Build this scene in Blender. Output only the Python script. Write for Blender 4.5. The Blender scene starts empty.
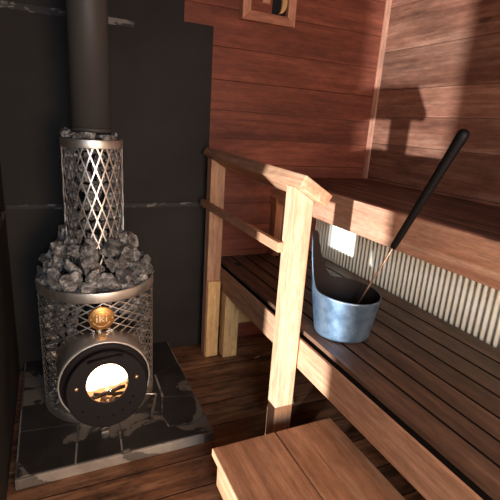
import bpy, bmesh, math, random
from mathutils import Vector, Matrix, noise
rng = random.Random(7)
PI = math.pi
C = bpy.context.scene.collection

# ------------------------------------------------------------------ helpers
def V(*a): return Vector(a)

def box(bm, x0, x1, y0, y1, z0, z1, bev=0.003, mat=None):
    """a bevelled box, optionally moved by a matrix"""
    t = bmesh.new()
    bmesh.ops.create_cube(t, size=1.0)
    for v in t.verts:
        v.co = V((x0+x1)/2 + v.co.x*(x1-x0), (y0+y1)/2 + v.co.y*(y1-y0), (z0+z1)/2 + v.co.z*(z1-z0))
    if bev > 0:
        bmesh.ops.bevel(t, geom=t.edges[:], offset=bev, segments=2, profile=0.6, affect='EDGES')
    if mat is not None:
        bmesh.ops.transform(t, matrix=mat, verts=t.verts)
    join(bm, t)

def join(bm, t, smooth=False):
    m = bpy.data.meshes.new('tmp'); t.to_mesh(m); t.free()
    bm.from_mesh(m); bpy.data.meshes.remove(m)

def prism(bm, poly, y0, y1, axis='Y', bev=0.0):
    """extrude a 2-D polygon along an axis: 'Y' -> poly in (x,z); 'Z' -> poly in (x,y); 'X' -> poly in (y,z)"""
    t = bmesh.new()
    def P(a, b, d):
        return {'Y': V(a, d, b), 'Z': V(a, b, d), 'X': V(d, a, b)}[axis]
    A = [t.verts.new(P(a, b, y0)) for a, b in poly]
    B = [t.verts.new(P(a, b, y1)) for a, b in poly]
    n = len(poly)
    t.faces.new(A); t.faces.new(B[::-1])
    for i in range(n):
        t.faces.new((A[i], B[i], B[(i+1) % n], A[(i+1) % n]))
    bmesh.ops.recalc_face_normals(t, faces=t.faces)
    if bev > 0:
        bmesh.ops.bevel(t, geom=t.edges[:], offset=bev, segments=2, profile=0.6, affect='EDGES')
    join(bm, t)

def lathe(bm, prof, seg=64, mat=None, smooth=True, close=False):
    """revolve (r,z) about Z"""
    t = bmesh.new(); rings = []
    for r, z in prof:
        if r < 1e-6: rings.append([t.verts.new((0, 0, z))])
        else: rings.append([t.verts.new((r*math.cos(2*PI*k/seg), r*math.sin(2*PI*k/seg), z)) for k in range(seg)])
    pairs = list(zip(rings[:-1], rings[1:]))
    if close: pairs.append((rings[-1], rings[0]))
    for a, b in pairs:
        for k in range(seg):
            k2 = (k+1) % seg
            if len(a) == 1 and len(b) == 1: continue
            if len(a) == 1: f = t.faces.new((a[0], b[k2], b[k]))
            elif len(b) == 1: f = t.faces.new((a[k], a[k2], b[0]))
            else: f = t.faces.new((a[k], a[k2], b[k2], b[k]))
            f.smooth = smooth
    bmesh.ops.recalc_face_normals(t, faces=t.faces)
    if mat is not None: bmesh.ops.transform(t, matrix=mat, verts=t.verts)
    join(bm, t)

def tube(bm, pts, rad, seg=10, caps=True):
    """round tube along points; rad a number or list"""
    t = bmesh.new(); n = len(pts); pts = [Vector(p) for p in pts]
    rad = rad if isinstance(rad, (list, tuple)) else [rad]*n
    up = None; rings = []
    for i, p in enumerate(pts):
        d = (pts[min(i+1, n-1)] - pts[max(i-1, 0)]).normalized()
        if up is None:
            up = d.orthogonal().normalized()
        up = (up - d*up.dot(d)).normalized(); s = d.cross(up)
        rings.append([t.verts.new(p + (up*math.cos(2*PI*k/seg) + s*math.sin(2*PI*k/seg))*rad[i]) for k in range(seg)])
    for a, b in zip(rings[:-1], rings[1:]):
        for k in range(seg):
            f = t.faces.new((a[k], a[(k+1) % seg], b[(k+1) % seg], b[k])); f.smooth = True
    if caps:
        t.faces.new(rings[0][::-1]); t.faces.new(rings[-1])
    bmesh.ops.recalc_face_normals(t, faces=t.faces)
    join(bm, t)

def ribbon(bm, pts, nrm, w, th):
    """flat bar along pts, face normals given per point"""
    t = bmesh.new(); n = len(pts); rings = []
    for i, p in enumerate(pts):
        d = (pts[min(i+1, n-1)] - pts[max(i-1, 0)]).normalized()
        nn = nrm[i]; s = d.cross(nn).normalized()
        rings.append([t.verts.new(p + s*a*w/2 + nn*b*th/2) for a, b in ((-1, -1), (1, -1), (1, 1), (-1, 1))])
    for a, b in zip(rings[:-1], rings[1:]):
        for k in range(4):
            t.faces.new((a[k], a[(k+1) % 4], b[(k+1) % 4], b[k]))
    t.faces.new(rings[0][::-1]); t.faces.new(rings[-1])
    bmesh.ops.recalc_face_normals(t, faces=t.faces)
    join(bm, t)

def shade_edges(bm, axis, keep=None):
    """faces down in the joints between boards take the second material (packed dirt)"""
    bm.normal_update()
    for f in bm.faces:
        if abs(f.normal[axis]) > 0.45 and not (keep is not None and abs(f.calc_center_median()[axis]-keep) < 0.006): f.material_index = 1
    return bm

def wpos(o):
    p = Vector((0, 0, 0))
    while o is not None:
        p += o.location; o = o.parent
    return p

def obj(name, bm, m, parent=None, origin=None):
    """ONE mesh object. Geometry comes in world coordinates and is stored relative to its origin"""
    if parent is None:
        if origin is None:
            xs = [v.co for v in bm.verts]
            lo = [min(c[i] for c in xs) for i in range(3)]; hi = [max(c[i] for c in xs) for i in range(3)]
            origin = V((lo[0]+hi[0])/2, (lo[1]+hi[1])/2, lo[2])
        w = Vector(origin)
    else:
        w = wpos(parent)
    bmesh.ops.translate(bm, vec=-w, verts=bm.verts)
    me = bpy.data.meshes.new(name); bm.to_mesh(me); bm.free()
    o = bpy.data.objects.new(name, me); C.objects.link(o)
    for mm in (m if isinstance(m, (list, tuple)) else [m]): me.materials.append(mm)
    if parent is None: o.location = w
    else: o.parent = parent
    return o

def thing(name, label, cat, loc, group=None):
    o = bpy.data.objects.new(name, None); C.objects.link(o); o.location = loc
    o.empty_display_size = 0.1
    o['label'] = label; o['category'] = cat
    if group: o['group'] = group
    return o

def tag(o, label, cat, group=None):
    o['label'] = label; o['category'] = cat
    if group: o['group'] = group
    return o

def struct(name, bm, m):
    o = obj(name, bm, m); o['kind'] = 'structure'; return o

# ------------------------------------------------------------------ materials
def srgb(r, g, b):
    def f(c):
        c /= 255.0
        return c/12.92 if c <= 0.04045 else ((c+0.055)/1.055)**2.4
    return (f(r), f(g), f(b), 1.0)

class NT:
    def __init__(s, name):
        s.m = bpy.data.materials.new(name); s.m.use_nodes = True
        s.t = s.m.node_tree; s.t.nodes.clear()
        s.out = s.n('ShaderNodeOutputMaterial')
        s.b = s.n('ShaderNodeBsdfPrincipled'); s.l(s.b.outputs[0], s.out.inputs[0])
    def n(s, t, **k):
        x = s.t.nodes.new(t)
        for a, b in k.items(): setattr(x, a, b)
        return x
    def l(s, a, b): s.t.links.new(a, b)
    def val(s, sock, v): sock.default_value = v
    def math(s, op, a, b=None, clamp=False):
        x = s.n('ShaderNodeMath', operation=op, use_clamp=clamp)
        for i, q in enumerate((a, b)):
            if q is None: continue
            if isinstance(q, (int, float)): x.inputs[i].default_value = q
            else: s.l(q, x.inputs[i])
        return x.outputs[0]
    def mix(s, fac, a, b, mode='MIX'):
        x = s.n('ShaderNodeMix', data_type='RGBA', blend_type=mode)
        for i, q in ((0, fac), (6, a), (7, b)):
            if isinstance(q, (int, float, tuple)): x.inputs[i].default_value = q
            else: s.l(q, x.inputs[i])
        return x.outputs[2]
    def ramp(s, fac, stops):
        x = s.n('ShaderNodeValToRGB'); e = x.color_ramp.elements
        while len(e) < len(stops): e.new(0.5)
        for q, (p, c) in zip(e, stops): q.position = p; q.color = c if len(c) == 4 else (*c, 1)
        s.l(fac, x.inputs[0]); return x.outputs[0]
    def noise(s, vec, scale, detail=4, rough=0.55, w=None, dist=0.0):
        x = s.n('ShaderNodeTexNoise', noise_dimensions='4D' if w is not None else '3D')
        x.inputs['Scale'].default_value = scale; x.inputs['Detail'].default_value = detail
        x.inputs['Roughness'].default_value = rough; x.inputs['Distortion'].default_value = dist
        s.l(vec, x.inputs['Vector'])
        if w is not None: s.l(w, x.inputs['W'])
        return x.outputs[0]
    def objco(s): return s.n('ShaderNodeTexCoord').outputs['Object']
    def mapv(s, vec, scale):
        x = s.n('ShaderNodeMapping'); x.inputs['Scale'].default_value = scale
        s.l(vec, x.inputs['Vector']); return x.outputs[0]
    def bump(s, h, strength, dist=0.01):
        x = s.n('ShaderNodeBump'); x.inputs['Strength'].default_value = strength
        x.inputs['Distance'].default_value = dist
        s.l(h, x.inputs['Height']); s.l(x.outputs[0], s.b.inputs['Normal'])
    def base(s, c):
        if isinstance(c, tuple): s.b.inputs['Base Color'].default_value = c
        else: s.l(c, s.b.inputs['Base Color'])
    def set(s, **k):
        for a, v in k.items(): s.b.inputs[a.replace('_', ' ')].default_value = v

def wood(name, dark, mid, light, axis='X', rough=0.6, var=0.3, grime=0.35, grimec=(0.015, 0.009, 0.006, 1), knots=0.8,
         gscale=2.2, bump=0.25, spec=0.35, fine=1.0):
    s = NT(name); co = s.objco()
    geo = s.n('ShaderNodeNewGeometry'); isl = geo.outputs['Random Per Island']
    oi = s.n('ShaderNodeObjectInfo').outputs['Random']
    w = s.math('ADD', s.math('MULTIPLY', isl, 37.0), s.math('MULTIPLY', oi, 91.0))
    i = 'XYZ'.index(axis)
    def sc(a, b): q = [b, b, b]; q[i] = a; return s.mapv(co, tuple(q))
    g1 = s.noise(sc(1.3, 22.0), 1.0, 5, 0.6, w, 0.6)
    g2 = s.noise(sc(3.0, 110.0*fine), 1.0, 3, 0.6, w)
    col = s.ramp(g1, [(0.25, dark), (0.5, mid), (0.74, light)])
    col = s.mix(s.math('MULTIPLY', s.math('SUBTRACT', 0.6, g2, True), 1.6, True), col, dark)
    # cathedral bands
    bands = s.n('ShaderNodeTexWave', wave_type='BANDS', bands_direction='DIAGONAL')
    bands.inputs['Scale'].default_value = 1.0; bands.inputs['Distortion'].default_value = 6.0
    bands.inputs['Detail'].default_value = 2.0; bands.inputs['Detail Scale'].default_value = 0.6
    s.l(sc(0.9, 12.0), bands.inputs['Vector'])
    s.l(s.math('MULTIPLY', w, 3.0), bands.inputs['Phase Offset'])
    col = s.mix(s.math('MULTIPLY', bands.outputs['Fac'], 0.16), col, dark)
    # board to board variation
    hv = s.n('ShaderNodeHueSaturation')
    s.l(s.math('ADD', 1.0-var/2, s.math('MULTIPLY', isl, var)), hv.inputs['Value'])
    s.l(col, hv.inputs['Color']); col = hv.outputs[0]
    mo = s.noise(sc(14.0, 55.0), 1.0, 6, 0.75, w)
    hm = s.n('ShaderNodeHueSaturation'); s.l(s.math('ADD', 0.25, s.math('MULTIPLY', mo, 1.5)), hm.inputs['Value'])
    s.l(col, hm.inputs['Color']); col = hm.outputs[0]
    # knots
    if knots > 0:
        vo = s.n('ShaderNodeTexVoronoi', voronoi_dimensions='4D'); vo.inputs['Scale'].default_value = 1.0
        s.l(sc(3.2, 9.0), vo.inputs['Vector']); s.l(w, vo.inputs['W'])
        k = s.ramp(vo.outputs['Distance'], [(0.0, (1, 1, 1)), (0.10, (0.9, 0.9, 0.9)), (0.17, (0, 0, 0))])
        col = s.mix(s.math('MULTIPLY', k, knots), col, tuple(c*0.25 for c in dark[:3]) + (1,))
    # grime and wear
    gm = s.noise(sc(1.6, 5.0), gscale, 5, 0.65, w)
    col = s.mix(s.math('MULTIPLY', s.math('MULTIPLY', s.math('SUBTRACT', gm, 0.45, True), 4.0, True), grime), col, grimec)
    s.base(col)
    s.set(Specular_IOR_Level=spec)
    rr = s.math('ADD', rough-0.12, s.math('MULTIPLY', gm, 0.25)); s.l(rr, s.b.inputs['Roughness'])
    s.bump(s.math('ADD', s.math('ADD', g2, s.math('MULTIPLY', g1, 0.5)), s.math('MULTIPLY', mo, 0.5)), bump, 0.004)
    return s.m

def simple(name, col, rough=0.5, metal=0.0, spec=0.5, nz=0.0, nscale=30.0, bump=0.0, col2=None, aniso=None):
    s = NT(name); co = s.objco(); f = s.noise(s.mapv(co, aniso) if aniso else co, nscale, 4, 0.6)
    if col2 is not None: s.base(s.ramp(f, [(0.35, col), (0.65, col2)]))
    else: s.base(col)
    s.set(Metallic=metal, Specular_IOR_Level=spec)
    s.l(s.math('ADD', rough-nz/2, s.math('MULTIPLY', f, nz)), s.b.inputs['Roughness'])
    if bump: s.bump(f, bump, 0.003)
    return s.m

M = {}
M['wall_wood'] = wood('back_wall_wood', srgb(98, 50, 36), srgb(132, 70, 51), srgb(158, 90, 66), 'X', var=0.3, grime=0.35, gscale=1.3, knots=0.5)
M['right_wood'] = wood('right_wall_wood', srgb(100, 60, 46), srgb(150, 100, 78), srgb(186, 138, 112), 'Y', var=0.5, grime=0.5, gscale=1.6, knots=0.6, spec=0.4, rough=0.5)
M['floor_wood'] = wood('floor_wood', srgb(88, 56, 38), srgb(146, 98, 68), srgb(192, 144, 106), 'X', var=0.6, grime=0.95, gscale=4.0, knots=0.7, rough=0.5)
M['bench_wood'] = wood('lower_bench_wood', srgb(70, 48, 36), srgb(102, 72, 54), srgb(134, 98, 76), 'Y', var=0.35, grime=0.6, gscale=2.2, knots=0.7, rough=0.5)
M['front_wood'] = wood('bench_front_wood', srgb(150, 102, 74), srgb(192, 142, 108), srgb(220, 178, 142), 'Y', var=0.15, grime=0.3, gscale=2.0, knots=0.55)
M['upper_wood'] = wood('upper_bench_wood', srgb(80, 54, 42), srgb(120, 86, 66), srgb(152, 112, 88), 'Y', var=0.5, grime=0.75, gscale=2.4, knots=0.6)
M['fascia_wood'] = wood('upper_fascia_wood', srgb(164, 108, 80), srgb(206, 150, 118), srgb(228, 182, 150), 'Y', var=0.1, grime=0.25, gscale=2.5, knots=0.75)
M['pale_z'] = wood('handrail_post_wood', srgb(172, 122, 88), srgb(202, 156, 122), srgb(220, 182, 152), 'Z', var=0.08, grime=0.18, grimec=srgb(120, 84, 58), gscale=4.0, knots=0.25, bump=0.15)
M['pale_y'] = wood('handrail_rail_wood', srgb(156, 102, 72), srgb(198, 144, 108), srgb(224, 180, 146), 'Y', var=0.08, grime=0.35, grimec=srgb(110, 70, 46), gscale=3.0, knots=0.3, bump=0.15)
M['new_z'] = wood('new_timber', srgb(206, 152, 94), srgb(240, 194, 132), srgb(250, 216, 164), 'Z', var=0.1, grime=0.3, grimec=srgb(110, 70, 42), gscale=3.0, knots=0.6)
M['new_x'] = wood('new_timber_beam', srgb(210, 160, 104), srgb(240, 196, 140), srgb(248, 214, 164), 'X', var=0.1, grime=0.2, gscale=3.0, knots=0.4)
M['leg_wood'] = wood('upper_leg_wood', srgb(130, 76, 52), srgb(176, 112, 78), srgb(200, 140, 102), 'Z', var=0.1, grime=0.3, gscale=3.0, knots=0.4)
M['step_wood'] = wood('step_top_wood', srgb(128, 84, 58), srgb(176, 122, 88), srgb(202, 150, 114), 'Y', var=0.12, grime=0.25, gscale=2.4, knots=0.85)
M['step_side'] = wood('step_side_wood', srgb(122, 82, 56), srgb(164, 116, 82), srgb(190, 142, 106), 'Y', var=0.1, grime=0.2, gscale=3.0, knots=0.4)
M['trim'] = wood('corner_trim_wood', srgb(150, 96, 74), srgb(186, 130, 104), srgb(205, 156, 130), 'Z', var=0.1, grime=0.25, gscale=3.0, knots=0.0)
M['vent_x'] = wood('vent_frame_wood_across', srgb(150, 90, 66), srgb(180, 116, 88), srgb(200, 140, 112), 'X', var=0.15, grime=0.15, gscale=3.0, knots=0.0)
M['vent_z'] = wood('vent_frame_wood_upright', srgb(176, 116, 88), srgb(206, 146, 116), srgb(222, 168, 138), 'Z', var=0.15, grime=0.15, gscale=3.0, knots=0.0)

def black_wall():
    s = NT('black_fireproof_panel'); co = s.objco()
    f = s.noise(co, 1.7, 5, 0.6); g = s.noise(co, 28, 4, 0.65)
    c = s.ramp(f, [(0.3, srgb(30, 27, 24)), (0.7, srgb(48, 43, 38))])
    sc = s.noise(s.mapv(co, (3, 3, 16)), 2.2, 6, 0.7)
    c = s.mix(s.math('MULTIPLY', s.math('SUBTRACT', sc, 0.66, True), 2.5, True), c, srgb(104, 96, 88))
    s.base(c); s.set(Specular_IOR_Level=0.25); s.b.inputs['Roughness'].default_value = 0.72
    s.bump(g, 0.15, 0.002); return s.m
M['black_wall'] = black_wall()

def worn_strip(name, wear=0.5):
    s = NT(name); co = s.objco()
    f = s.noise(s.mapv(co, (1.0, 1.0, 3.0)), 9.0, 5, 0.7)
    k = s.ramp(f, [(wear, (0, 0, 0)), (wear+0.06, (1, 1, 1))])
    s.base(s.mix(k, srgb(34, 31, 29), srgb(112, 104, 96)))
    s.b.inputs['Roughness'].default_value = 0.7; s.bump(f, 0.3, 0.004); return s.m
M['worn'] = worn_strip('worn_painted_strip', 0.5)
M['worn_less'] = worn_strip('slightly_worn_strip', 0.58)

def slate(name, dark, light, wearc, wear):
    s = NT(name); co = s.objco()
    f = s.noise(co, 6, 6, 0.65); g = s.noise(co, 60, 4, 0.6); p = s.noise(co, 4.3, 6, 0.62, dist=0.8)
    isl = s.n('ShaderNodeNewGeometry').outputs['Random Per Island']
    c = s.ramp(f, [(0.3, dark), (0.7, light)])
    k = s.ramp(s.math('ADD', p, s.math('MULTIPLY', isl, 0.12)), [(wear, (0, 0, 0)), (wear+0.02, (1, 1, 1))])
    c = s.mix(s.math('MULTIPLY', k, 0.7), c, wearc)
    s.base(c); s.set(Specular_IOR_Level=0.4); s.b.inputs['Roughness'].default_value = 0.5
    s.bump(s.math('ADD', f, s.math('MULTIPLY', g, 0.4)), 0.25, 0.005); return s.m
M['slate'] = slate('slate_tiles', srgb(34, 31, 28), srgb(58, 53, 48), srgb(124, 113, 101), 0.64)
M['mortar'] = slate('hearth_concrete', srgb(130, 116, 102), srgb(178, 164, 148), srgb(58, 52, 46), 0.56)

def stone():
    s = NT('sauna_stone'); co = s.objco()
    oi = s.n('ShaderNodeObjectInfo').outputs['Random']; w = s.math('MULTIPLY', oi, 50.0)
    f = s.noise(co, 1.9, 8, 0.72, w); g = s.noise(co, 7.0, 5, 0.7, w); L = s.noise(co, 0.9, 3, 0.5, w)
    c = s.ramp(f, [(0.38, srgb(52, 50, 48)), (0.50, srgb(120, 117, 113)), (0.64, srgb(214, 209, 202))])
    c = s.mix(s.math('MULTIPLY', s.math('SUBTRACT', L, 0.55, True), 2.0, True), c, srgb(120, 96, 80))
    hv = s.n('ShaderNodeHueSaturation'); s.l(s.math('ADD', 0.75, s.math('MULTIPLY', oi, 0.5)), hv.inputs['Value'])
    s.l(c, hv.inputs['Color']); s.base(hv.outputs[0])
    s.set(Specular_IOR_Level=0.3); s.b.inputs['Roughness'].default_value = 0.75
    s.bump(s.math('ADD', f, s.math('MULTIPLY', g, 0.6)), 1.0, 0.012); return s.m
M['stone'] = stone()

M['steel'] = simple('brushed_steel', srgb(228, 222, 212), 0.45, 1.0, nz=0.2, nscale=8, aniso=(8, 8, 1))
M['net_steel'] = simple('mesh_steel', srgb(240, 234, 226), 0.42, 1.0, nz=0.1)
M['tunnel'] = simple('polished_steel_hood', srgb(226, 218, 206), 0.36, 0.65, nz=0.12, nscale=7, aniso=(60, 1, 1))
M['iron'] = simple('black_enamelled_door', srgb(23, 17, 17), 0.6, 0.0, 0.2, 0.1, 90, 0.06)
M['core'] = simple('sooty_firebox_steel', srgb(26, 24, 23), 0.8, 0.0, 0.2)
M['pipe'] = simple('matt_black_flue_paint', srgb(66, 62, 58), 0.55, 0.0, 0.4, 0.1, 40, 0.05)
M['brass'] = simple('brass_badge', srgb(206, 150, 84), 0.4, 0.75, nz=0.1)
M['ivory'] = simple('pale_badge_lettering', srgb(250, 226, 176), 0.5, 0.0)
M['bolt'] = simple('steel_bolt', srgb(215, 208, 198), 0.3, 1.0)
M['hotbolt'] = simple('brass_bolt', srgb(226, 178, 138), 0.35, 0.9)
M['bucket'] = simple('galvanised_bucket', srgb(92, 112, 132), 0.40, 0.7, 0.5, 0.15, 22, 0.12, srgb(124, 144, 162))
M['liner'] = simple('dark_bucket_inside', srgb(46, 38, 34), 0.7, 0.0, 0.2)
M['handle'] = simple('black_ladle_grip', srgb(14, 12, 12), 0.6, 0.0, 0.25, 0.1, 60, 0.1)
M['shaft'] = simple('copper_ladle_rod', srgb(214, 168, 140), 0.35, 0.8)
M['corr'] = simple('cream_corrugated_sheet', srgb(238, 232, 212), 0.4, 0.0, 0.5, 0.15, 9, 0.0, srgb(244, 240, 226))
M['joint_shade'] = simple('painted_joint_shade', srgb(30, 21, 16), 0.9, 0.0, 0.1)  # shade between boards, put into the colour
M['dark_hole'] = simple('dark_gap', srgb(20, 18, 16), 0.9)
M['log'] = wood('burning_log', srgb(20, 12, 8), srgb(44, 24, 14), srgb(90, 40, 20), 'X', knots=0.0)

def emis(name, col, st):
    m = bpy.data.materials.new(name); m.use_nodes = True; t = m.node_tree; t.nodes.clear()
    o = t.nodes.new('ShaderNodeOutputMaterial'); e = t.nodes.new('ShaderNodeEmission')
    e.inputs[0].default_value = col; e.inputs[1].default_value = st
    t.links.new(e.outputs[0], o.inputs[0]); return m
M['flame'] = emis('flame', (1.0, 0.68, 0.45, 1), 13.0)
M['flame_red'] = emis('flame_tips', (1.0, 0.28, 0.10, 1), 2.2)
M['ember'] = emis('glowing_embers', (1.0, 0.42, 0.16, 1), 2.2)

def glass():
    m = bpy.data.materials.new('stove_glass'); m.use_nodes = True; t = m.node_tree; t.nodes.clear()
    o = t.nodes.new('ShaderNodeOutputMaterial'); a = t.nodes.new('ShaderNodeBsdfTransparent'); g = t.nodes.new('ShaderNodeBsdfGlossy')
    g.inputs['Roughness'].default_value = 0.05; x = t.nodes.new('ShaderNodeMixShader'); x.inputs[0].default_value = 0.06
    a.inputs[0].default_value = (0.97, 0.93, 0.88, 1)
    t.links.new(a.outputs[0], x.inputs[1]); t.links.new(g.outputs[0], x.inputs[2]); t.links.new(x.outputs[0], o.inputs[0]); return m
M['glass'] = glass()

# ------------------------------------------------------------------ dimensions (metres; camera 1.3 m above the floor at x = y = 0)
XR, YB, XL = 1.857, 2.265, -0.205
YN = -0.45                                   # how far towards the camera the benches run
ZC = 2.35

# ------------------------------------------------------------------ setting
bm = bmesh.new()
y = -1.2; w_ = 0.16
seams = []
yy = YB + 0.03
while yy > -1.2:
    w = w_*rng.uniform(0.9, 1.1)
    x0 = XL-1.6 if yy-w < 0.75 else XL-0.03
    box(bm, x0, XR+0.02, yy-w+0.0035, yy, -0.03, 0.0, 0.002)
    yy -= w
struct('floor', shade_edges(bm, 1), [M['floor_wood'], M['joint_shade']])

bm = bmesh.new()
zs = [-0.0, 0.14, 0.29, 0.44, 0.585, 0.735, 0.865, 1.085, 1.225, 1.37, 1.52, 1.68, 1.86, 2.04, 2.2, ZC]
for a, b in zip(zs[:-1], zs[1:]):
    box(bm, XL-0.03, XR+0.02, YB, YB+0.022, a+0.0015, b, 0.003)
struct('wall_back', bm, M['wall_wood'])

bm = bmesh.new()
zs = [0.0, 0.2, 0.4, 0.6, 0.8, 1.03, 1.243, 1.402, 1.556, 1.77, 2.005, 2.19, ZC]
for a, b in zip(zs[:-1], zs[1:]):
    box(bm, XR, XR+0.022, -1.2, YB+0.02, a+0.0015, b, 0.003)
struct('wall_right', bm, M['right_wood'])

bm = bmesh.new()
box(bm, XL-0.09, XL, 0.745, YB+0.02, 0.0, ZC, 0.003)
box(bm, XL-0.09, XL, -1.2, 0.42, 0.0, ZC, 0.003)
struct('wall_left', bm, M['black_wall'])

bm = bmesh.new()
yy = YB+0.02
while yy > -1.2:
    box(bm, XL-0.06, XR+0.02, yy-0.118, yy, ZC, ZC+0.02, 0.003); yy -= 0.12
struct('ceiling', bm, M['wall_wood'])

bm = bmesh.new()
prism(bm, [(XR-0.016, YB), (XR-0.016, YB-0.012), (XR-0.010, YB-0.030), (XR, YB-0.036), (XR, YB)], 1.02, ZC, 'Z', 0.002)
struct('trim_1', bm, M['trim'])

# black fireproof panels behind the stove
bm = bmesh.new()
prism(bm, [(XL, 0.0), (0.783, 0.0), (0.783, 0.858), (XL, 0.858)], YB-0.012, YB, 'Y', 0.002)
tag(obj('heat_shield', bm, M['black_wall']), 'lower black heat shield board on back wall, from floor up to the worn joint', 'heat shield')
bm = bmesh.new()
prism(bm, [(XL, 0.872), (0.783, 0.872), (0.783, 1.765), (0.632, 1.765), (0.632, ZC), (XL, ZC)], YB-0.012, YB, 'Y', 0.002)
tag(obj('heat_shield', bm, M['black_wall']), 'upper black heat shield board behind the flue pipe, stepped at its top right corner', 'heat shield')
bm = bmesh.new()
box(bm, XL+0.006, 0.783, YB-0.019, YB-0.012, 0.853, 0.877, 0.002)
tag(obj('joint_strip', bm, M['worn_less']), 'thin dark strip covering the joint between the black boards on back wall', 'strip')
bm = bmesh.new()
box(bm, XL+0.004, 0.395, YB-0.017, YB-0.012, 1.702, 1.732, 0.002)
tag(obj('batten', bm, M['worn']), 'scraped pale batten high on the black wall behind the flue pipe', 'batten')
bm = bmesh.new()
box(bm, XL, XL+0.010, 0.8, 2.22, 0.845, 0.882, 0.002)
tag(obj('wall_batten', bm, M['worn']), 'worn grey batten along the black left wall', 'batten')

# ------------------------------------------------------------------ air vent high on the back wall
t = thing('air_vent', 'wooden framed air vent with dark round opening, high on back wall', 'vent', (1.095, YB, 1.84))
vx0, vx1, vz0, vz1, fw = 0.922, 1.226, 1.815, 2.10, 0.045
fy0, fy1 = YB-0.045, YB
for (poly, m) in (([(vx0, vz0), (vx1, vz0), (vx1-fw, vz0+fw), (vx0+fw, vz0+fw)], 'vent_x'),
                  ([(vx0, vz1), (vx1, vz1), (vx1-fw, vz1-fw), (vx0+fw, vz1-fw)], 'vent_x'),
                  ([(vx0, vz0), (vx0+fw, vz0+fw), (vx0+fw, vz1-fw), (vx0, vz1)], 'vent_z'),
                  ([(vx1, vz0), (vx1-fw, vz0+fw), (vx1-fw, vz1-fw), (vx1, vz1)], 'vent_z')):
    bm = bmesh.new(); prism(bm, poly, fy0, fy1, 'Y', 0.002); obj('frame_piece', bm, M[m], t)
bm = bmesh.new()
box(bm, vx0+fw-0.002, 1.095, YB-0.022, YB-0.001, vz0+fw-0.002, vz1-fw+0.002, 0.001)
box(bm, 1.178, vx1-fw+0.002, YB-0.022, YB-0.001, vz0+fw-0.002, vz1-fw+0.002, 0.001)
box(bm, 1.095, 1.178, YB-0.022, YB-0.001, 2.00, vz1-fw+0.002, 0.001)
obj('vent_board', bm, M['wall_wood'], t)
bm = bmesh.new(); box(bm, 1.09, 1.182, YB-0.006, YB-0.0005, vz0+fw-0.002, 2.01, 0.0)  # dark plate, the shade inside the hole is put into its colour
obj('vent_opening', bm, M['dark_hole'], t)['label'] = 'black opening'
bm = bmesh.new()
n = 20; outer = []; inner = []
for k in range(n+1):
    a = -PI/2 + PI*k/n
    outer.append((1.138 + 0.042*math.cos(a), 1.930 + 0.058*math.sin(a)))
    inner.append((1.133 + 0.020*math.cos(a), 1.930 + 0.058*math.sin(a)))
prism(bm, outer + inner[::-1][1:-1], YB-0.026, YB-0.010, 'Y')
obj('vent_shutter', bm, M['new_z'], t)['label'] = 'pale crescent edge of the shutter'
bm = bmesh.new(); box(bm, 1.03, 1.075, YB-0.040, YB-0.022, 1.905, 1.985, 0.003)
obj('slide_block', bm, M['vent_z'], t)

# ------------------------------------------------------------------ hearth
t = thing('hearth', 'low slate tiled hearth slab with worn pale front edge under the stove', 'hearth', (0.195, 1.84, 0))
bm = bmesh.new(); box(bm, -0.18, 0.57, 1.43, YB-0.014, 0.0, 0.046, 0.006)
obj('slab', bm, M['mortar'], t)['label'] = 'worn concrete edge'
polys = [[(-.172,1.438),(.018,1.438),(.040,1.660),(-.172,1.682)],
         [(.026,1.438),(.187,1.438),(.206,1.700),(.048,1.660)],
         [(.195,1.438),(.562,1.438),(.562,1.537),(.483,1.502),(.392,1.520),(.380,1.600),(.214,1.700)],
         [(.400,1.528),(.483,1.510),(.562,1.546),(.562,1.686),(.419,1.726),(.388,1.610)],
         [(.425,1.733),(.562,1.694),(.562,2.004),(.430,1.920)],
         [(.432,1.930),(.562,2.012),(.562,2.243),(.206,2.243),(.206,2.096),(.420,1.930)],
         [(.214,1.709),(.384,1.608),(.413,1.733),(.420,1.920),(.206,2.087),(.200,1.716)],
         [(-.172,1.690),(.044,1.668),(.193,1.712),(.198,2.243),(-.172,2.243)]]
bm = bmesh.new()
for p in polys: prism(bm, p, 0.040, 0.051, 'Z', 0.001)
obj('tile_surface', bm, M['slate'], t)

# ------------------------------------------------------------------ stove
SX, SY, SZ = 0.157, 1.878, 0.051
RL, RU = 0.237, 0.1155                       # lower and upper basket radius
TA = Matrix.Translation((SX, SY, 0))
stove = thing('sauna_stove', 'round wood burning sauna stove of steel mesh with round glass door, on slate hearth', 'stove', (SX, SY, SZ))
bm = bmesh.new()
lathe(bm, [(0.0, SZ), (RL+0.002, SZ), (RL+0.004, SZ+0.004), (RL+0.004, SZ+0.032), (RL, SZ+0.036), (RL-0.012, SZ+0.036), (0.0, SZ+0.030)], 96, TA)
obj('base_ring', bm, M['steel'], stove)
bm = bmesh.new()
lathe(bm, [(0.0, SZ+0.03), (0.150, SZ+0.03), (0.150, 0.57), (0.120, 0.60), (0.062, 0.62), (0.062, 1.20), (0.0, 1.20)], 64, TA)
obj('firebox', bm, M['core'], stove)
bm = bmesh.new()
lathe(bm, [(RL-0.003, 0.597), (RL+0.003, 0.597), (RL+0.004, 0.600), (RL+0.004, 0.636), (RL+0.003, 0.639), (RL-0.003, 0.639)], 96, TA, close=True)
obj('rim_band', bm, M['steel'], stove)['label'] = 'polished steel rim of the lower basket'
bm = bmesh.new()
lathe(bm, [(RU-0.002, 1.177), (RU+0.003, 1.177), (RU+0.004, 1.180), (RU+0.004, 1.208), (RU+0.003, 1.211), (RU-0.002, 1.211)], 64, TA, close=True)
obj('rim_band', bm, M['steel'], stove)['label'] = 'polished steel rim of the upper basket'

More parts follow.
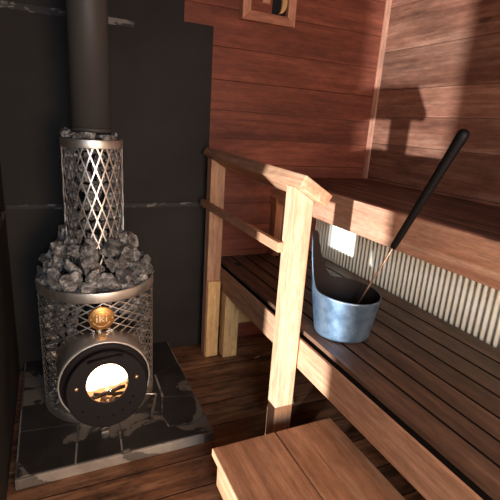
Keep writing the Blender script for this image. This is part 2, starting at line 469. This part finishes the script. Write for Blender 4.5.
def basket(R, z0, z1, nstr, dzda, w, th, steps):
    bm = bmesh.new()
    ang = (z1-z0)/dzda
    for fam in (1, -1):
        for k in range(nstr):
            pts, nr = [], []
            for i in range(steps+1):
                f = i/steps; a = 2*PI*k/nstr + fam*ang*f
                r = R + fam*0.0006
                pts.append(V(SX + r*math.cos(a), SY + r*math.sin(a), z0 + (z1-z0)*f)); nr.append(V(math.cos(a), math.sin(a), 0))
            ribbon(bm, pts, nr, w, th)
    return bm
# diamonds 36 mm wide, 100 mm high above; wide flat diamonds below
nU = 20; obj('mesh_basket', basket(RU, 0.70, 1.180, nU, 0.100/(2*PI/nU), 0.0052, 0.0018, 40), M['net_steel'], stove)['label'] = 'tall upper basket of steep diamond mesh'
nL = 24; obj('mesh_basket', basket(RL, SZ+0.034, 0.600, nL, 0.034/(2*PI/nL), 0.0046, 0.0018, 120), M['net_steel'], stove)['label'] = 'wide lower basket of flat diamond mesh'

# fire tunnel and door: the tunnel axis leans slightly upwards to the front
TILT = math.radians(10)
dc = V(0.151, 1.500, 0.300)                  # centre of the door's face
ax_n = V(0.02, -math.cos(TILT), math.sin(TILT)).normalized()
ax_u = V(1, 0, 0); ax_u = (ax_u - ax_n*ax_u.dot(ax_n)).normalized(); ax_v = ax_n.cross(ax_u)
DM = Matrix((( ax_u.x, ax_v.x, ax_n.x, dc.x), (ax_u.y, ax_v.y, ax_n.y, dc.y), (ax_u.z, ax_v.z, ax_n.z, dc.z), (0, 0, 0, 1)))
bm = bmesh.new()
R0 = 0.172
HM = Matrix.Translation((0.147, 0, 0.310)) @ Matrix.Rotation(PI/2, 4, 'X')      # local z runs towards the viewer: z = -y
lathe(bm, [(R0, -1.74), (R0, -1.552), (R0-0.001, -1.537), (R0-0.006, -1.5365), (R0-0.006, -1.74)], 96, HM, close=True)
obj('fire_tunnel', bm, M['tunnel'], stove)['label'] = 'polished steel hood around the stove door'
bm = bmesh.new()
lathe(bm, [(R0-0.0062, -1.542), (0.120, -1.542), (0.120, -1.546), (R0-0.0062, -1.546)], 96, HM, close=True)
obj('front_plate', bm, M['iron'], stove)
bm = bmesh.new()
lathe(bm, [(0.142, -0.20), (0.142, -0.013), (0.130, -0.013), (0.130, -0.20)], 64, DM, close=True)
obj('tunnel_lining', bm, M['iron'], stove)['label'] = 'dark inner sleeve of the hood'
# door: disc with a hole set above its middle
gh = 0.022; RD, RG = 0.150, 0.077
bm = bmesh.new(); t_ = bmesh.new(); nseg = 96
def ring(r, cy, z): return [t_.verts.new((r*math.cos(2*PI*k/nseg), cy + r*math.sin(2*PI*k/nseg), z)) for k in range(nseg)]
loops = [ring(RG, gh, -0.012), ring(RG, gh, -0.002), ring(RG+0.003, gh, 0.0), ring(RD-0.004, 0, 0.0), ring(RD, 0, -0.003), ring(RD, 0, -0.012)]
for a, b in zip(loops, loops[1:] + loops[:1]):
    for k in range(nseg): t_.faces.new((a[k], a[(k+1) % nseg], b[(k+1) % nseg], b[k])).smooth = False
bmesh.ops.recalc_face_normals(t_, faces=t_.faces)
bmesh.ops.transform(t_, matrix=DM, verts=t_.verts); join(bm, t_)
door = obj('stove_door', bm, M['iron'], stove)
bm = bmesh.new(); lathe(bm, [(0, -0.006), (RG+0.0005, -0.006), (RG+0.0005, -0.010), (0, -0.010)], 64, DM @ Matrix.Translation((0, gh, 0)))
obj('glass_pane', bm, M['glass'], door)
bm = bmesh.new(); tube(bm, [DM @ V(-0.066, 0.118, 0.010), DM @ V(-0.062, 0.123, 0.016), DM @ V(0.052, 0.132, 0.016), DM @ V(0.056, 0.128, 0.010), DM @ V(0.056, 0.126, -0.002)], 0.0042, 8)
obj('door_handle', bm, M['iron'], door)
def bolt(pu, pv, r, m, par):
    bm = bmesh.new(); lathe(bm, [(0, 0.006), (r*0.7, 0.005), (r, 0.002), (r, -0.002), (0, -0.002)], 16, DM @ Matrix.Translation((pu, pv, 0)))
    return obj('bolt', bm, M[m], par)
for pu, pv in ((-0.112, 0.022), (0.108, 0.030), (-0.003, -0.047)): bolt(pu, pv, 0.0085 if pv > 0 else 0.006, 'hotbolt', door)
for pu, pv in ((-0.094, -0.070), (-0.040, -0.105), (0.016, -0.108), (0.052, -0.095), (0.080, -0.072), (0.094, -0.048)): bolt(pu, pv, 0.0042, 'iron', door)
# bolts on the tunnel's left flank
for ang in (166, 176, 205, 220):
    a = math.radians(ang); n_ = V(math.cos(a), math.sin(a), 0)
    B = Matrix.Translation((R0*math.cos(a), R0*math.sin(a), -1.56)) @ n_.to_track_quat('Z', 'Y').to_matrix().to_4x4()
    bm = bmesh.new(); lathe(bm, [(0, 0.004), (0.004, 0.003), (0.005, 0.0), (0.005, -0.002), (0, -0.002)], 12, HM @ B)
    obj('bolt', bm, M['bolt'], stove)
# small steel latch below the door and the bent damper rod at the right
bm = bmesh.new(); box(bm, 0.126, 0.156, 1.560, 1.584, SZ+0.0, SZ+0.014, 0.002); box(bm, 0.136, 0.146, 1.58, 1.66, SZ+0.002, SZ+0.010, 0.001)
obj('ash_latch', bm, M['bolt'], stove)
bm = bmesh.new(); tube(bm, [V(0.290, 1.74, 0.180), V(0.300, 1.60, 0.180), V(0.352, 1.592, 0.175), V(0.357, 1.596, 0.168), V(0.336, 1.60, SZ+0.006)], 0.0042, 8)
obj('damper_rod', bm, M['steel'], stove)

# badge
bp = V(0.148, SY-RL-0.010, 0.537)
BM = Matrix.Translation(bp) @ Matrix.Rotation(math.radians(90), 4, 'X')
bm = bmesh.new(); lathe(bm, [(0, 0.004), (0.047, 0.004), (0.049, 0.002), (0.049, -0.004), (0, -0.004)], 64, BM)
badge = obj('badge', bm, M['brass'], stove)
badge['label'] = 'round brass badge reading iki'
fc = bpy.data.curves.new('lettering_curve', 'FONT'); fc.body = 'iki'; fc.size = 0.047; fc.extrude = 0.0012
fc.align_x = 'CENTER'; fc.align_y = 'CENTER'; fc.offset = 0.0002; fc.space_character = 1.08
fo = bpy.data.objects.new('lettering_tmp', fc); C.objects.link(fo)
bpy.context.view_layer.update()
lm = bpy.data.meshes.new_from_object(fo.evaluated_get(bpy.context.evaluated_depsgraph_get()))
bm = bmesh.new(); bm.from_mesh(lm)
bmesh.ops.transform(bm, matrix=BM @ Matrix.Translation((0, 0.001, 0.005)), verts=bm.verts)
bpy.data.objects.remove(fo); bpy.data.curves.remove(fc); bpy.data.meshes.remove(lm)
obj('lettering', bm, M['ivory'], badge)
bm = bmesh.new()
for a0, a1 in ((25, 155), (205, 335)):
    pts = [BM @ V(0.034*math.cos(math.radians(a0+(a1-a0)*k/24)), 0.034*math.sin(math.radians(a0+(a1-a0)*k/24)), 0.0045) for k in range(25)]
    tube(bm, pts, 0.0012, 6)
obj('badge_ring', bm, M['ivory'], badge)
for sx in (-0.040, 0.040):
    bm = bmesh.new(); lathe(bm, [(0, 0.0055), (0.0028, 0.005), (0.003, 0.003)], 12, BM @ Matrix.Translation((sx, 0, 0)))
    obj('badge_rivet', bm, M['ivory'], badge)

# flue pipe
t = thing('flue_pipe', 'matt black flue pipe rising from the top of the stove', 'flue pipe', (SX, SY, 1.24))
bm = bmesh.new(); lathe(bm, [(0.0, 1.24), (0.0735, 1.24), (0.0735, ZC), (0.0, ZC)], 64, TA); obj('pipe', bm, M['pipe'], t)
bm = bmesh.new(); lathe(bm, [(0.0735, 1.236), (0.0765, 1.237), (0.0765, 1.250), (0.0735, 1.252)], 64, TA, close=True); obj('collar', bm, M['pipe'], t)

# ------------------------------------------------------------------ fire behind the glass
t = thing('fire', 'bright log fire burning behind the round stove glass', 'fire', tuple(DM @ V(0, -0.06, -0.09)))
def flame_blob(pu, base, h, r, z, mat, name='flame'):
    bm = bmesh.new()
    prof = [(0.0, base), (r*0.75, base+0.06*h), (r, base+0.22*h), (r*0.86, base+0.45*h), (r*0.52, base+0.70*h), (r*0.2, base+0.9*h), (0.0, base+h)]
    L = DM @ Matrix.Translation((pu, 0, z)) @ Matrix.Rotation(-PI/2, 4, 'X')
    lathe(bm, prof, 16, L)
    return obj(name, bm, M[mat], t)
for pu, base, h, r, z in ((-0.050, -0.022, 0.105, 0.036, -0.075), (-0.015, -0.020, 0.130, 0.042, -0.085), (0.025, -0.018, 0.132, 0.042, -0.080),
                          (0.058, -0.012, 0.100, 0.034, -0.085), (0.0, 0.010, 0.12, 0.050, -0.115), (-0.072, -0.01, 0.09, 0.030, -0.105), (0.075, 0.0, 0.085, 0.028, -0.110)):
    flame_blob(pu, base, h, r, z, 'flame')
bm = bmesh.new(); r2 = random.Random(3)
for k in range(60):
    p = DM @ V(r2.uniform(-0.09, 0.09), -0.045 + r2.uniform(-0.016, 0.012), r2.uniform(-0.15, -0.04))
    s_ = r2.uniform(0.005, 0.010)
    box(bm, -s_, s_, -s_, s_, -s_, s_, 0.001, Matrix.Translation(p) @ Matrix.Rotation(r2.uniform(0, 6), 4, V(r2.random(), r2.random(), r2.random()+0.1).normalized()))
e = obj('ember_bed', bm, M['ember'], t); e['kind'] = 'stuff'
for k, (a, b, r) in enumerate((((-0.075, -0.044, -0.034), (0.070, -0.020, -0.050), 0.0085), ((-0.05, -0.030, -0.045), (0.085, -0.045, -0.030), 0.0075))):
    A, B = DM @ V(*a), DM @ V(*b)
    bm = bmesh.new(); tube(bm, [A.lerp(B, f/8) + V(0, 0, 0.002*math.sin(f*2.1+k)) for f in range(9)], [r*(1+0.12*math.sin(3*f)) for f in range(9)], 9)
    tag(obj('firewood_log', bm, M['log']), ('charred split log at the front of the fire, rising to the right', 'charred split log behind another in the fire, sloping down to the right')[k], 'log')

# ------------------------------------------------------------------ sauna stones
protos = []
for k in range(12):
    r3 = random.Random(100+k); t_ = bmesh.new()
    for j in range(13):
        n = V(r3.gauss(0, 1), r3.gauss(0, 1), r3.gauss(0, 1)).normalized()*r3.uniform(0.82, 1.12)
        t_.verts.new((n.x*1.12, n.y*0.95, n.z*0.86))
    bmesh.ops.convex_hull(t_, input=t_.verts[:])
    bmesh.ops.delete(t_, geom=[v for v in t_.verts if not v.link_faces], context='VERTS')
    bmesh.ops.bevel(t_, geom=t_.edges[:], offset=0.035, segments=1, affect='EDGES', clamp_overlap=True)
    bmesh.ops.triangulate(t_, faces=t_.faces[:])
    bmesh.ops.subdivide_edges(t_, edges=[e for e in t_.edges if e.calc_length() > 0.25], cuts=2, use_grid_fill=True)
    off = V(r3.uniform(0, 50), r3.uniform(0, 50), r3.uniform(0, 50))
    for v in t_.verts:
        v.co *= 1 + 0.07*noise.noise(v.co*1.8 + off) + 0.04*noise.noise(v.co*5 + off)
    bmesh.ops.recalc_face_normals(t_, faces=t_.faces)
    me = bpy.data.meshes.new('sauna_stone'); t_.to_mesh(me); t_.free(); me.materials.append(M['stone'])
    for p in me.polygons: p.use_smooth = False
    protos.append(me)
proto_obj = bpy.data.objects.new('sauna_stone', protos[0])
def stone_at(p, r, label, group, flat=(1, 1, 1), align=None):
    o = proto_obj.copy(); o.data = protos[rng.randrange(len(protos))]
    o.location = p; o.rotation_euler = (rng.uniform(0, 6.3), rng.uniform(0, 6.3), rng.uniform(0, 6.3)) if align is None else (rng.choice((0, PI)), 0, align)
    o.scale = (r*flat[0]*rng.uniform(0.92, 1.08), r*flat[1]*rng.uniform(0.92, 1.08), r*flat[2]*rng.uniform(0.92, 1.08))
    o['label'] = label; o['category'] = 'stone'; o['group'] = group
    C.objects.link(o)

def pol(a, r, z): return V(SX + r*math.cos(a), SY + r*math.sin(a), z)
# heap on top of the lower basket
LB, GB = 'grey sauna stone in the open heap on top of the lower basket', 'stones heaped on the lower basket'
for (r, z, n, s) in ((0.200, 0.636, 16, 0.047), (0.200, 0.680, 14, 0.044), (0.168, 0.722, 13, 0.046), (0.156, 0.768, 11, 0.043), (0.142, 0.808, 9, 0.032)):
    a0 = rng.random()*6
    for k in range(n):
        a = a0 + 2*PI*k/n + rng.uniform(-0.09, 0.09)
        stone_at(pol(a, r-(0.014 if z > 0.68 else 0)+rng.uniform(-0.008, 0.006), z+rng.uniform(-0.010, 0.012)), s*rng.uniform(0.88, 1.14), LB, GB)
# layer seen through the lower mesh
LL, GL = 'grey sauna stone packed behind the flat diamond mesh of the lower basket', 'stones in the lower basket'
d = 0.060; row = 0; z = 0.116
while z < 0.60:
    nn = int(math.radians(230)*0.196/d)
    for k in range(nn):
        a = -PI/2 + math.radians(-115 + 230*(k + 0.5*(row % 2) + rng.uniform(-0.12, 0.12))/nn)
        p = pol(a, 0.193+rng.uniform(-0.003, 0.003), z+rng.uniform(-0.006, 0.006))
        if math.hypot(p.x-0.147, p.z-0.310) < R0+0.018 and p.y < SY: continue
        stone_at(p, 0.0365*rng.uniform(0.92, 1.08), LL, GL)
    z += d*0.88; row += 1
LU, GU = 'small grey sauna stone behind the steep diamond mesh of the upper basket', 'stones in the upper basket'
d = 0.043; row = 0; z = 0.80
while z < 1.185:
    nn = int(math.radians(230)*0.092/d)
    for k in range(nn):
        a = -PI/2 + math.radians(-115 + 230*(k + 0.5*(row % 2) + rng.uniform(-0.12, 0.12))/nn)
        stone_at(pol(a, 0.0885, z+rng.uniform(-0.004, 0.004)), 0.0245*rng.uniform(0.93, 1.07), LU, GU)
    z += d*0.88; row += 1
LT, GT = 'grey sauna stone lying around the flue collar on top of the upper basket', 'stones on the upper basket'
for k in range(11):
    a = 2*PI*k/11 + rng.uniform(-0.08, 0.08)
    stone_at(pol(a, 0.098, 1.222+rng.uniform(-0.004, 0.006)), 0.030*rng.uniform(0.85, 1.15), LT, GT, (1, 0.75, 0.75), a+PI/2)
bpy.data.objects.remove(proto_obj)

# ------------------------------------------------------------------ lower bench
ZL, XB = 0.55, 0.83
t = thing('lower_bench', 'long dark plank lower sauna bench with the bucket standing on it', 'bench', ((XB+1.5)/2, 0.9, 0))
xs = [0.854, 0.944, 1.027, 1.118, 1.214, 1.308, 1.408, 1.508]
for a, b in zip(xs[:-1], xs[1:]):
    bm = bmesh.new(); box(bm, a+0.0042, b-0.0042, YN, YB-0.001, ZL-(0.018 if a < 0.9 else 0.026), ZL, 0.003); obj('plank', shade_edges(bm, 0, 0.8582), [M['bench_wood'], M['joint_shade']], t)
bm = bmesh.new(); box(bm, XB+0.003, XB+0.0145, YN, YB-0.001, 0.402, ZL-0.023, 0.003); obj('front_board', bm, M['front_wood'], t)
bm = bmesh.new(); box(bm, XB+0.038, XB+0.064, YN, YB-0.001, 0.41, ZL-0.0185, 0.002); obj('gap_shade_strip', bm, M['joint_shade'], t)  # strip added behind the front gap, its dark colour painting the gap's shade
for yq in (1.95, 1.3, 0.5, -0.3):
    bm = bmesh.new(); box(bm, XB+0.065, 1.50, yq-0.022, yq+0.022, 0.44, ZL-0.0265, 0.002); obj('bearer', bm, M['bench_wood'], t)
bm = bmesh.new(); box(bm, XB+0.0155, XB+0.100, 2.055, 2.130, 0.0, 0.409, 0.004); obj('leg', bm, M['new_z'], t)['label'] = 'pale new timber leg beside the far post'
bm = bmesh.new(); box(bm, XB+0.040, XB+0.10, 0.0, 0.06, 0.0, 0.409, 0.004); obj('leg', bm, M['bench_wood'], t)
bm = bmesh.new(); box(bm, 1.44, 1.50, 0.5, 0.56, 0.0, 0.44, 0.004); obj('leg', bm, M['bench_wood'], t)
bm = bmesh.new(); box(bm, 0.80, 1.55, YB-0.035, YB-0.002, 0.115, 0.40, 0.003); obj('rear_board', bm, M['new_x'], t)['label'] = 'pale board under the bench against the wall'
# knot hole dark spot in the first plank at the far end
bm = bmesh.new(); lathe(bm, [(0, 0.0008), (0.020, 0.0006), (0.022, 0.0)], 20, Matrix.Translation((0.925, 2.10, ZL)) @ Matrix.Diagonal((0.8, 1.5, 1, 1)))
obj('knot', bm, M['dark_hole'], t)

# ------------------------------------------------------------------ upper bench
ZU, XU = 1.02, 1.187
t = thing('upper_bench', 'dark worn upper sauna bench with a pale front board along the right wall', 'bench', ((XU+XR)/2, 0.9, 0.62))
xs = [XU, 1.283, 1.378, 1.47, 1.565, 1.66, 1.757, XR-0.002]
for a, b in zip(xs[:-1], xs[1:]):
    bm = bmesh.new(); box(bm, a+(0.033 if a == XU else 0.0028), b-0.0028, YN, YB-0.001, ZU-0.026, ZU-0.002, 0.003); obj('plank', shade_edges(bm, 0), [M['upper_wood'], M['joint_shade']], t)
bm = bmesh.new(); box(bm, XU, XU+0.030, YN, YB-0.001, 0.878, ZU, 0.004); obj('front_board', bm, M['fascia_wood'], t)
bm = bmesh.new(); box(bm, XU+0.004, XU+0.052, YB-0.068, YB-0.008, ZL+0.001, 0.877, 0.003); obj('leg', bm, M['leg_wood'], t)
bm = bmesh.new(); box(bm, XU-0.006, XU+0.060, YB-0.085, YB-0.006, 0.862, 0.905, 0.003) ; obj('leg_block', bm, M['leg_wood'], t)
for yq in (1.5, 0.6, -0.2):
    bm = bmesh.new(); box(bm, XU+0.031, XR-0.003, yq-0.02, yq+0.02, 0.90, ZU-0.027, 0.002); obj('bearer', bm, M['upper_wood'], t)

# corrugated sheet between the benches
t = thing('corrugated_panel', 'cream corrugated metal panel standing between lower and upper bench', 'panel', (1.52, 0.9, ZL))
bm = bmesh.new(); pitch = 0.0295; n = int((YB-0.004-YN)/pitch*10)
front, back = [], []
for th, L in ((0.0, front), (0.0012, back)):
    for k in range(n+1):
        yv = YN + (YB-0.004-YN)*k/n; xv = 1.524 + 0.0052*math.cos(2*PI*yv/pitch) + th
        L.append((bm.verts.new((xv, yv, ZL+0.001-0.02)), bm.verts.new((xv, yv, 0.895))))
for L in (front, back):
    for a, b in zip(L[:-1], L[1:]): bm.faces.new((a[0], b[0], b[1], a[1])).smooth = True
for j in (0, 1):
    for k in range(n): bm.faces.new((front[k][j], front[k+1][j], back[k+1][j], back[k][j]))
bmesh.ops.recalc_face_normals(bm, faces=bm.faces)
obj('sheet', bm, M['corr'], t)
bm = bmesh.new(); box(bm, 1.534, 1.556, YN, YB-0.002, 0.85, 0.899, 0.002); obj('rail', bm, M['pale_y'], t)

# ------------------------------------------------------------------ handrail
t = thing('handrail', 'pale wooden handrail with two square posts, in front of the lower bench', 'handrail', (0.79, 1.75, 0))
bm = bmesh.new()
def rail_sec(y, dz): return [V(x, y, z+dz) for x, z in ((0.754, 1.158), (0.865, 1.090), (0.842, 1.0525), (0.731, 1.1205))]
t_ = bmesh.new(); A = [t_.verts.new(p) for p in rail_sec(1.200, 0)]; B = [t_.verts.new(p) for p in rail_sec(2.215, 0.022)]
t_.faces.new(A); t_.faces.new(B[::-1])
for k in range(4): t_.faces.new((A[k], B[k], B[(k+1) % 4], A[(k+1) % 4]))
bmesh.ops.recalc_face_normals(t_, faces=t_.faces); bmesh.ops.bevel(t_, geom=t_.edges[:], offset=0.004, segments=2, profile=0.6, affect='EDGES'); join(bm, t_)
obj('top_rail', bm, M['pale_y'], t)
def post(y0, y1, dz, x0=0.748, x1=0.8265):
    def zt(x): return 1.1205 + dz - (x-0.731)*(0.0680/0.111) - 0.001
    bm = bmesh.new(); prism(bm, [(x0, 0.0), (x1, 0.0), (x1, zt(x1)), (x0, zt(x0))], y0, y1, 'Y', 0.004); return bm
obj('post', post(1.254, 1.318, 0.002), M['pale_z'], t)
obj('post', post(2.107, 2.171, 0.0195), M['pale_z'], t)
bm = bmesh.new(); box(bm, 0.752, 0.824, 2.092, 2.1068, 0.0, 0.462, 0.003); obj('post_repair', bm, M['new_z'], t)['label'] = 'paler timber nailed to the foot of the far post'
bm = bmesh.new(); box(bm, 0.7475-0.022, 0.7475, 1.300, 2.20, 0.868, 0.905, 0.003); obj('middle_rail', bm, M['pale_y'], t)

# ------------------------------------------------------------------ step stool in the foreground
ZS = 0.245
t = thing('step_stool', 'wooden two plank step box on the floor in the foreground', 'step', (0.67, 0.85, 0))
for a, b in ((0.442, 0.681), (0.686, 0.922)):
    bm = bmesh.new(); box(bm, a, b, 0.60, 1.130, ZS-0.030, ZS, 0.004); obj('top_plank', bm, M['step_wood'], t)
for x0 in (0.458, 0.878):
    bm = bmesh.new(); box(bm, x0, x0+0.026, 0.615, 1.113, 0.10, ZS-0.0305, 0.003); obj('side_board', bm, M['step_side'], t)
    for y0 in (1.058, 0.625):
        bm = bmesh.new(); box(bm, x0+0.0262, x0+0.066, y0, y0+0.045, 0.0, ZS-0.031, 0.003) if x0 < 0.6 else box(bm, x0-0.0402, x0-0.0002, y0, y0+0.045, 0.0, ZS-0.031, 0.003)
        obj('leg', bm, M['step_side'], t)
for y0 in (1.1035, 0.60):
    bm = bmesh.new(); box(bm, 0.485, 0.877, y0, y0+0.02, 0.13, ZS-0.031, 0.003); obj('cross_board', bm, M['step_side'], t)

# ------------------------------------------------------------------ bucket and ladle
bx, by = 0.999, 1.229; BR0, BR1 = 0.105, 0.132
t = thing('sauna_bucket', 'blue grey metal bucket with one tall ear, standing on the lower bench', 'bucket', (bx, by, ZL))
EA = math.radians(129)                       # direction of the tall ear
def rim_h(a):
    d = abs((a-EA+PI) % (2*PI) - PI)
    h = 0.165 + 0.022*math.cos(d)**1 * 0.5 + 0.011
    wE = 0.24
    if d < wE: return h + 0.195 - 0.020*(d/wE)**4
    q = min((d-wE)/0.85, 1.0)
    return h + 0.175*(1-q)**3.2
def br(hh): return BR0 + (BR1-BR0)*(hh/0.175) if hh < 0.175 else BR1 + (hh-0.175)*0.10
angs = []
N = 240
for k in range(N): angs.append(EA + 2*PI*k/N)
rows = 26
def shell(off, z0, flip, name, m, thick):
    bm = bmesh.new(); grid = []
    for a in angs:
        H = rim_h(a); col = []
        for j in range(rows+1):
            f = j/rows; hh = z0 + (H-z0)*f; r = br(hh) - off
            if j == 0 and z0 < 0.004: r -= 0.004
            col.append(bm.verts.new((bx + r*math.cos(a), by + r*math.sin(a), ZL + hh)))
        grid.append(col)
    return bm, grid
bm, gO = shell(0.0, 0.0015, False, '', None, 0)
gI = []
for a in angs:                                 # rolled top edge 4 mm thick
    H = rim_h(a); r = br(H) - 0.004; gI.append(bm.verts.new((bx + r*math.cos(a), by + r*math.sin(a), ZL+H)))
cb = bm.verts.new((bx, by, ZL+0.0015))
for k in range(N):
    k2 = (k+1) % N
    for j in range(rows): bm.faces.new((gO[k][j], gO[k2][j], gO[k2][j+1], gO[k][j+1])).smooth = True
    bm.faces.new((gO[k][rows], gO[k2][rows], gI[k2], gI[k]))
    bm.faces.new((cb, gO[k2][0], gO[k][0]))
bmesh.ops.recalc_face_normals(bm, faces=bm.faces)
obj('bucket_body', bm, M['bucket'], t)
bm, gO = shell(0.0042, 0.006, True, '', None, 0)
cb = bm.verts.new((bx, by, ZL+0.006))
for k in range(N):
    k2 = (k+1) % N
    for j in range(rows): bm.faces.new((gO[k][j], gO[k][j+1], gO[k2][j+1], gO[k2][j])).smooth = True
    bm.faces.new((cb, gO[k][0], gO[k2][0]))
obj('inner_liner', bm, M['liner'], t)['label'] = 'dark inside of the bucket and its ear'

D0, D1 = V(1.052, 1.262, 0.575), V(1.075, 0.900, 1.328)
dv = D1-D0
t = thing('ladle', 'long black handled ladle leaning in the bucket', 'ladle', tuple(D0))
bm = bmesh.new(); tube(bm, [D0 + dv*f for f in (0.0, 0.2, 0.50)], 0.0032, 8); obj('rod', bm, M['shaft'], t)['label'] = 'thin copper coloured rod'
bm = bmesh.new()
fr = [0.466, 0.469, 0.478, 0.55, 0.7, 0.85, 0.93, 0.965, 0.985, 0.996, 1.0]
rr = [0.007, 0.0105, 0.0115, 0.0120, 0.0132, 0.0145, 0.0160, 0.0172, 0.0170, 0.0140, 0.006]
tube(bm, [D0 + dv*f for f in fr], rr, 14); obj('grip', bm, M['handle'], t)
bm = bmesh.new()
lathe(bm, [(0.0, -0.018), (0.022, -0.014), (0.034, 0.0), (0.037, 0.014), (0.035, 0.014), (0.032, 0.001), (0.021, -0.012), (0.0, -0.016)], 28,
      Matrix.Translation((1.030, 1.255, 0.582)))
obj('bowl', bm, M['shaft'], t)

# wood chips on the floor
for (x, y, r, lab) in ((1.04, 2.00, 0.4, 'tiny pale wood chip on the floor near the far bench leg'), (1.03, 1.56, 1.1, 'small pale splinter on the floor under the lower bench')):
    bm = bmesh.new(); box(bm, -0.018, 0.018, -0.004, 0.004, 0.0, 0.003, 0.001, Matrix.Translation((x, y, 0.0)) @ Matrix.Rotation(r, 4, 'Z'))
    tag(obj('wood_chip', bm, M['new_x']), lab, 'wood chip')

# ------------------------------------------------------------------ light
def light(name, kind, loc, target, energy, col, **k):
    d = bpy.data.lights.new(name, kind); d.energy = energy; d.color = col
    for a, v in k.items(): setattr(d, a, v)
    o = bpy.data.objects.new(name, d); C.objects.link(o); o.location = loc
    o.rotation_euler = (Vector(target)-Vector(loc)).to_track_quat('-Z', 'Y').to_euler(); return o
# low cool lamp shining in through the doorway at the left
light('doorway_lamp', 'SPOT', (-1.6, -0.33, 0.27), (1.857, 1.80, 1.45), 1400, (0.84, 0.93, 1.0), spot_size=math.radians(46), spot_blend=0.35, shadow_soft_size=0.03)
# warm fill light added low behind the camera to brighten the room
light('warm_fill', 'AREA', (0.55, -0.85, 0.95), (0.8, 1.9, 0.7), 42, (1.0, 0.73, 0.53), shape='DISK', size=0.8)
# window behind the camera
light('window_daylight', 'AREA', (-0.02, -0.95, 1.45), (0.9, 1.4, 0.5), 24, (0.62, 0.80, 1.0), shape='RECTANGLE', size=0.4, size_y=0.4)
w = bpy.data.worlds.new('dim_room'); bpy.context.scene.world = w; w.use_nodes = True
bg = w.node_tree.nodes['Background']; bg.inputs[0].default_value = (1.0, 0.72, 0.55, 1); bg.inputs[1].default_value = 0.06

# ------------------------------------------------------------------ camera
cd = bpy.data.cameras.new('camera'); co = bpy.data.objects.new('camera', cd); C.objects.link(co)
cd.sensor_width = 36.0; cd.lens = 36.0*430.0/500.0; cd.clip_start = 0.02
R = ((0.9098065459351858, 0.05766405355002942, -0.4110071847324155), (-0.40999393455426447, 0.27871508851472165, -0.868460058415437), (0.0644749765583523, 0.9586410988281329, 0.27721872417892285))
mw = Matrix(R).to_4x4(); mw.translation = V(0, 0, 1.3); co.matrix_world = mw
sc = bpy.context.scene; sc.camera = co
sc.view_settings.view_transform = 'Standard'; sc.view_settings.look = 'None'; sc.view_settings.gamma = 1.0
sc.view_settings.exposure = 0.0; sc.view_settings.use_curve_mapping = False
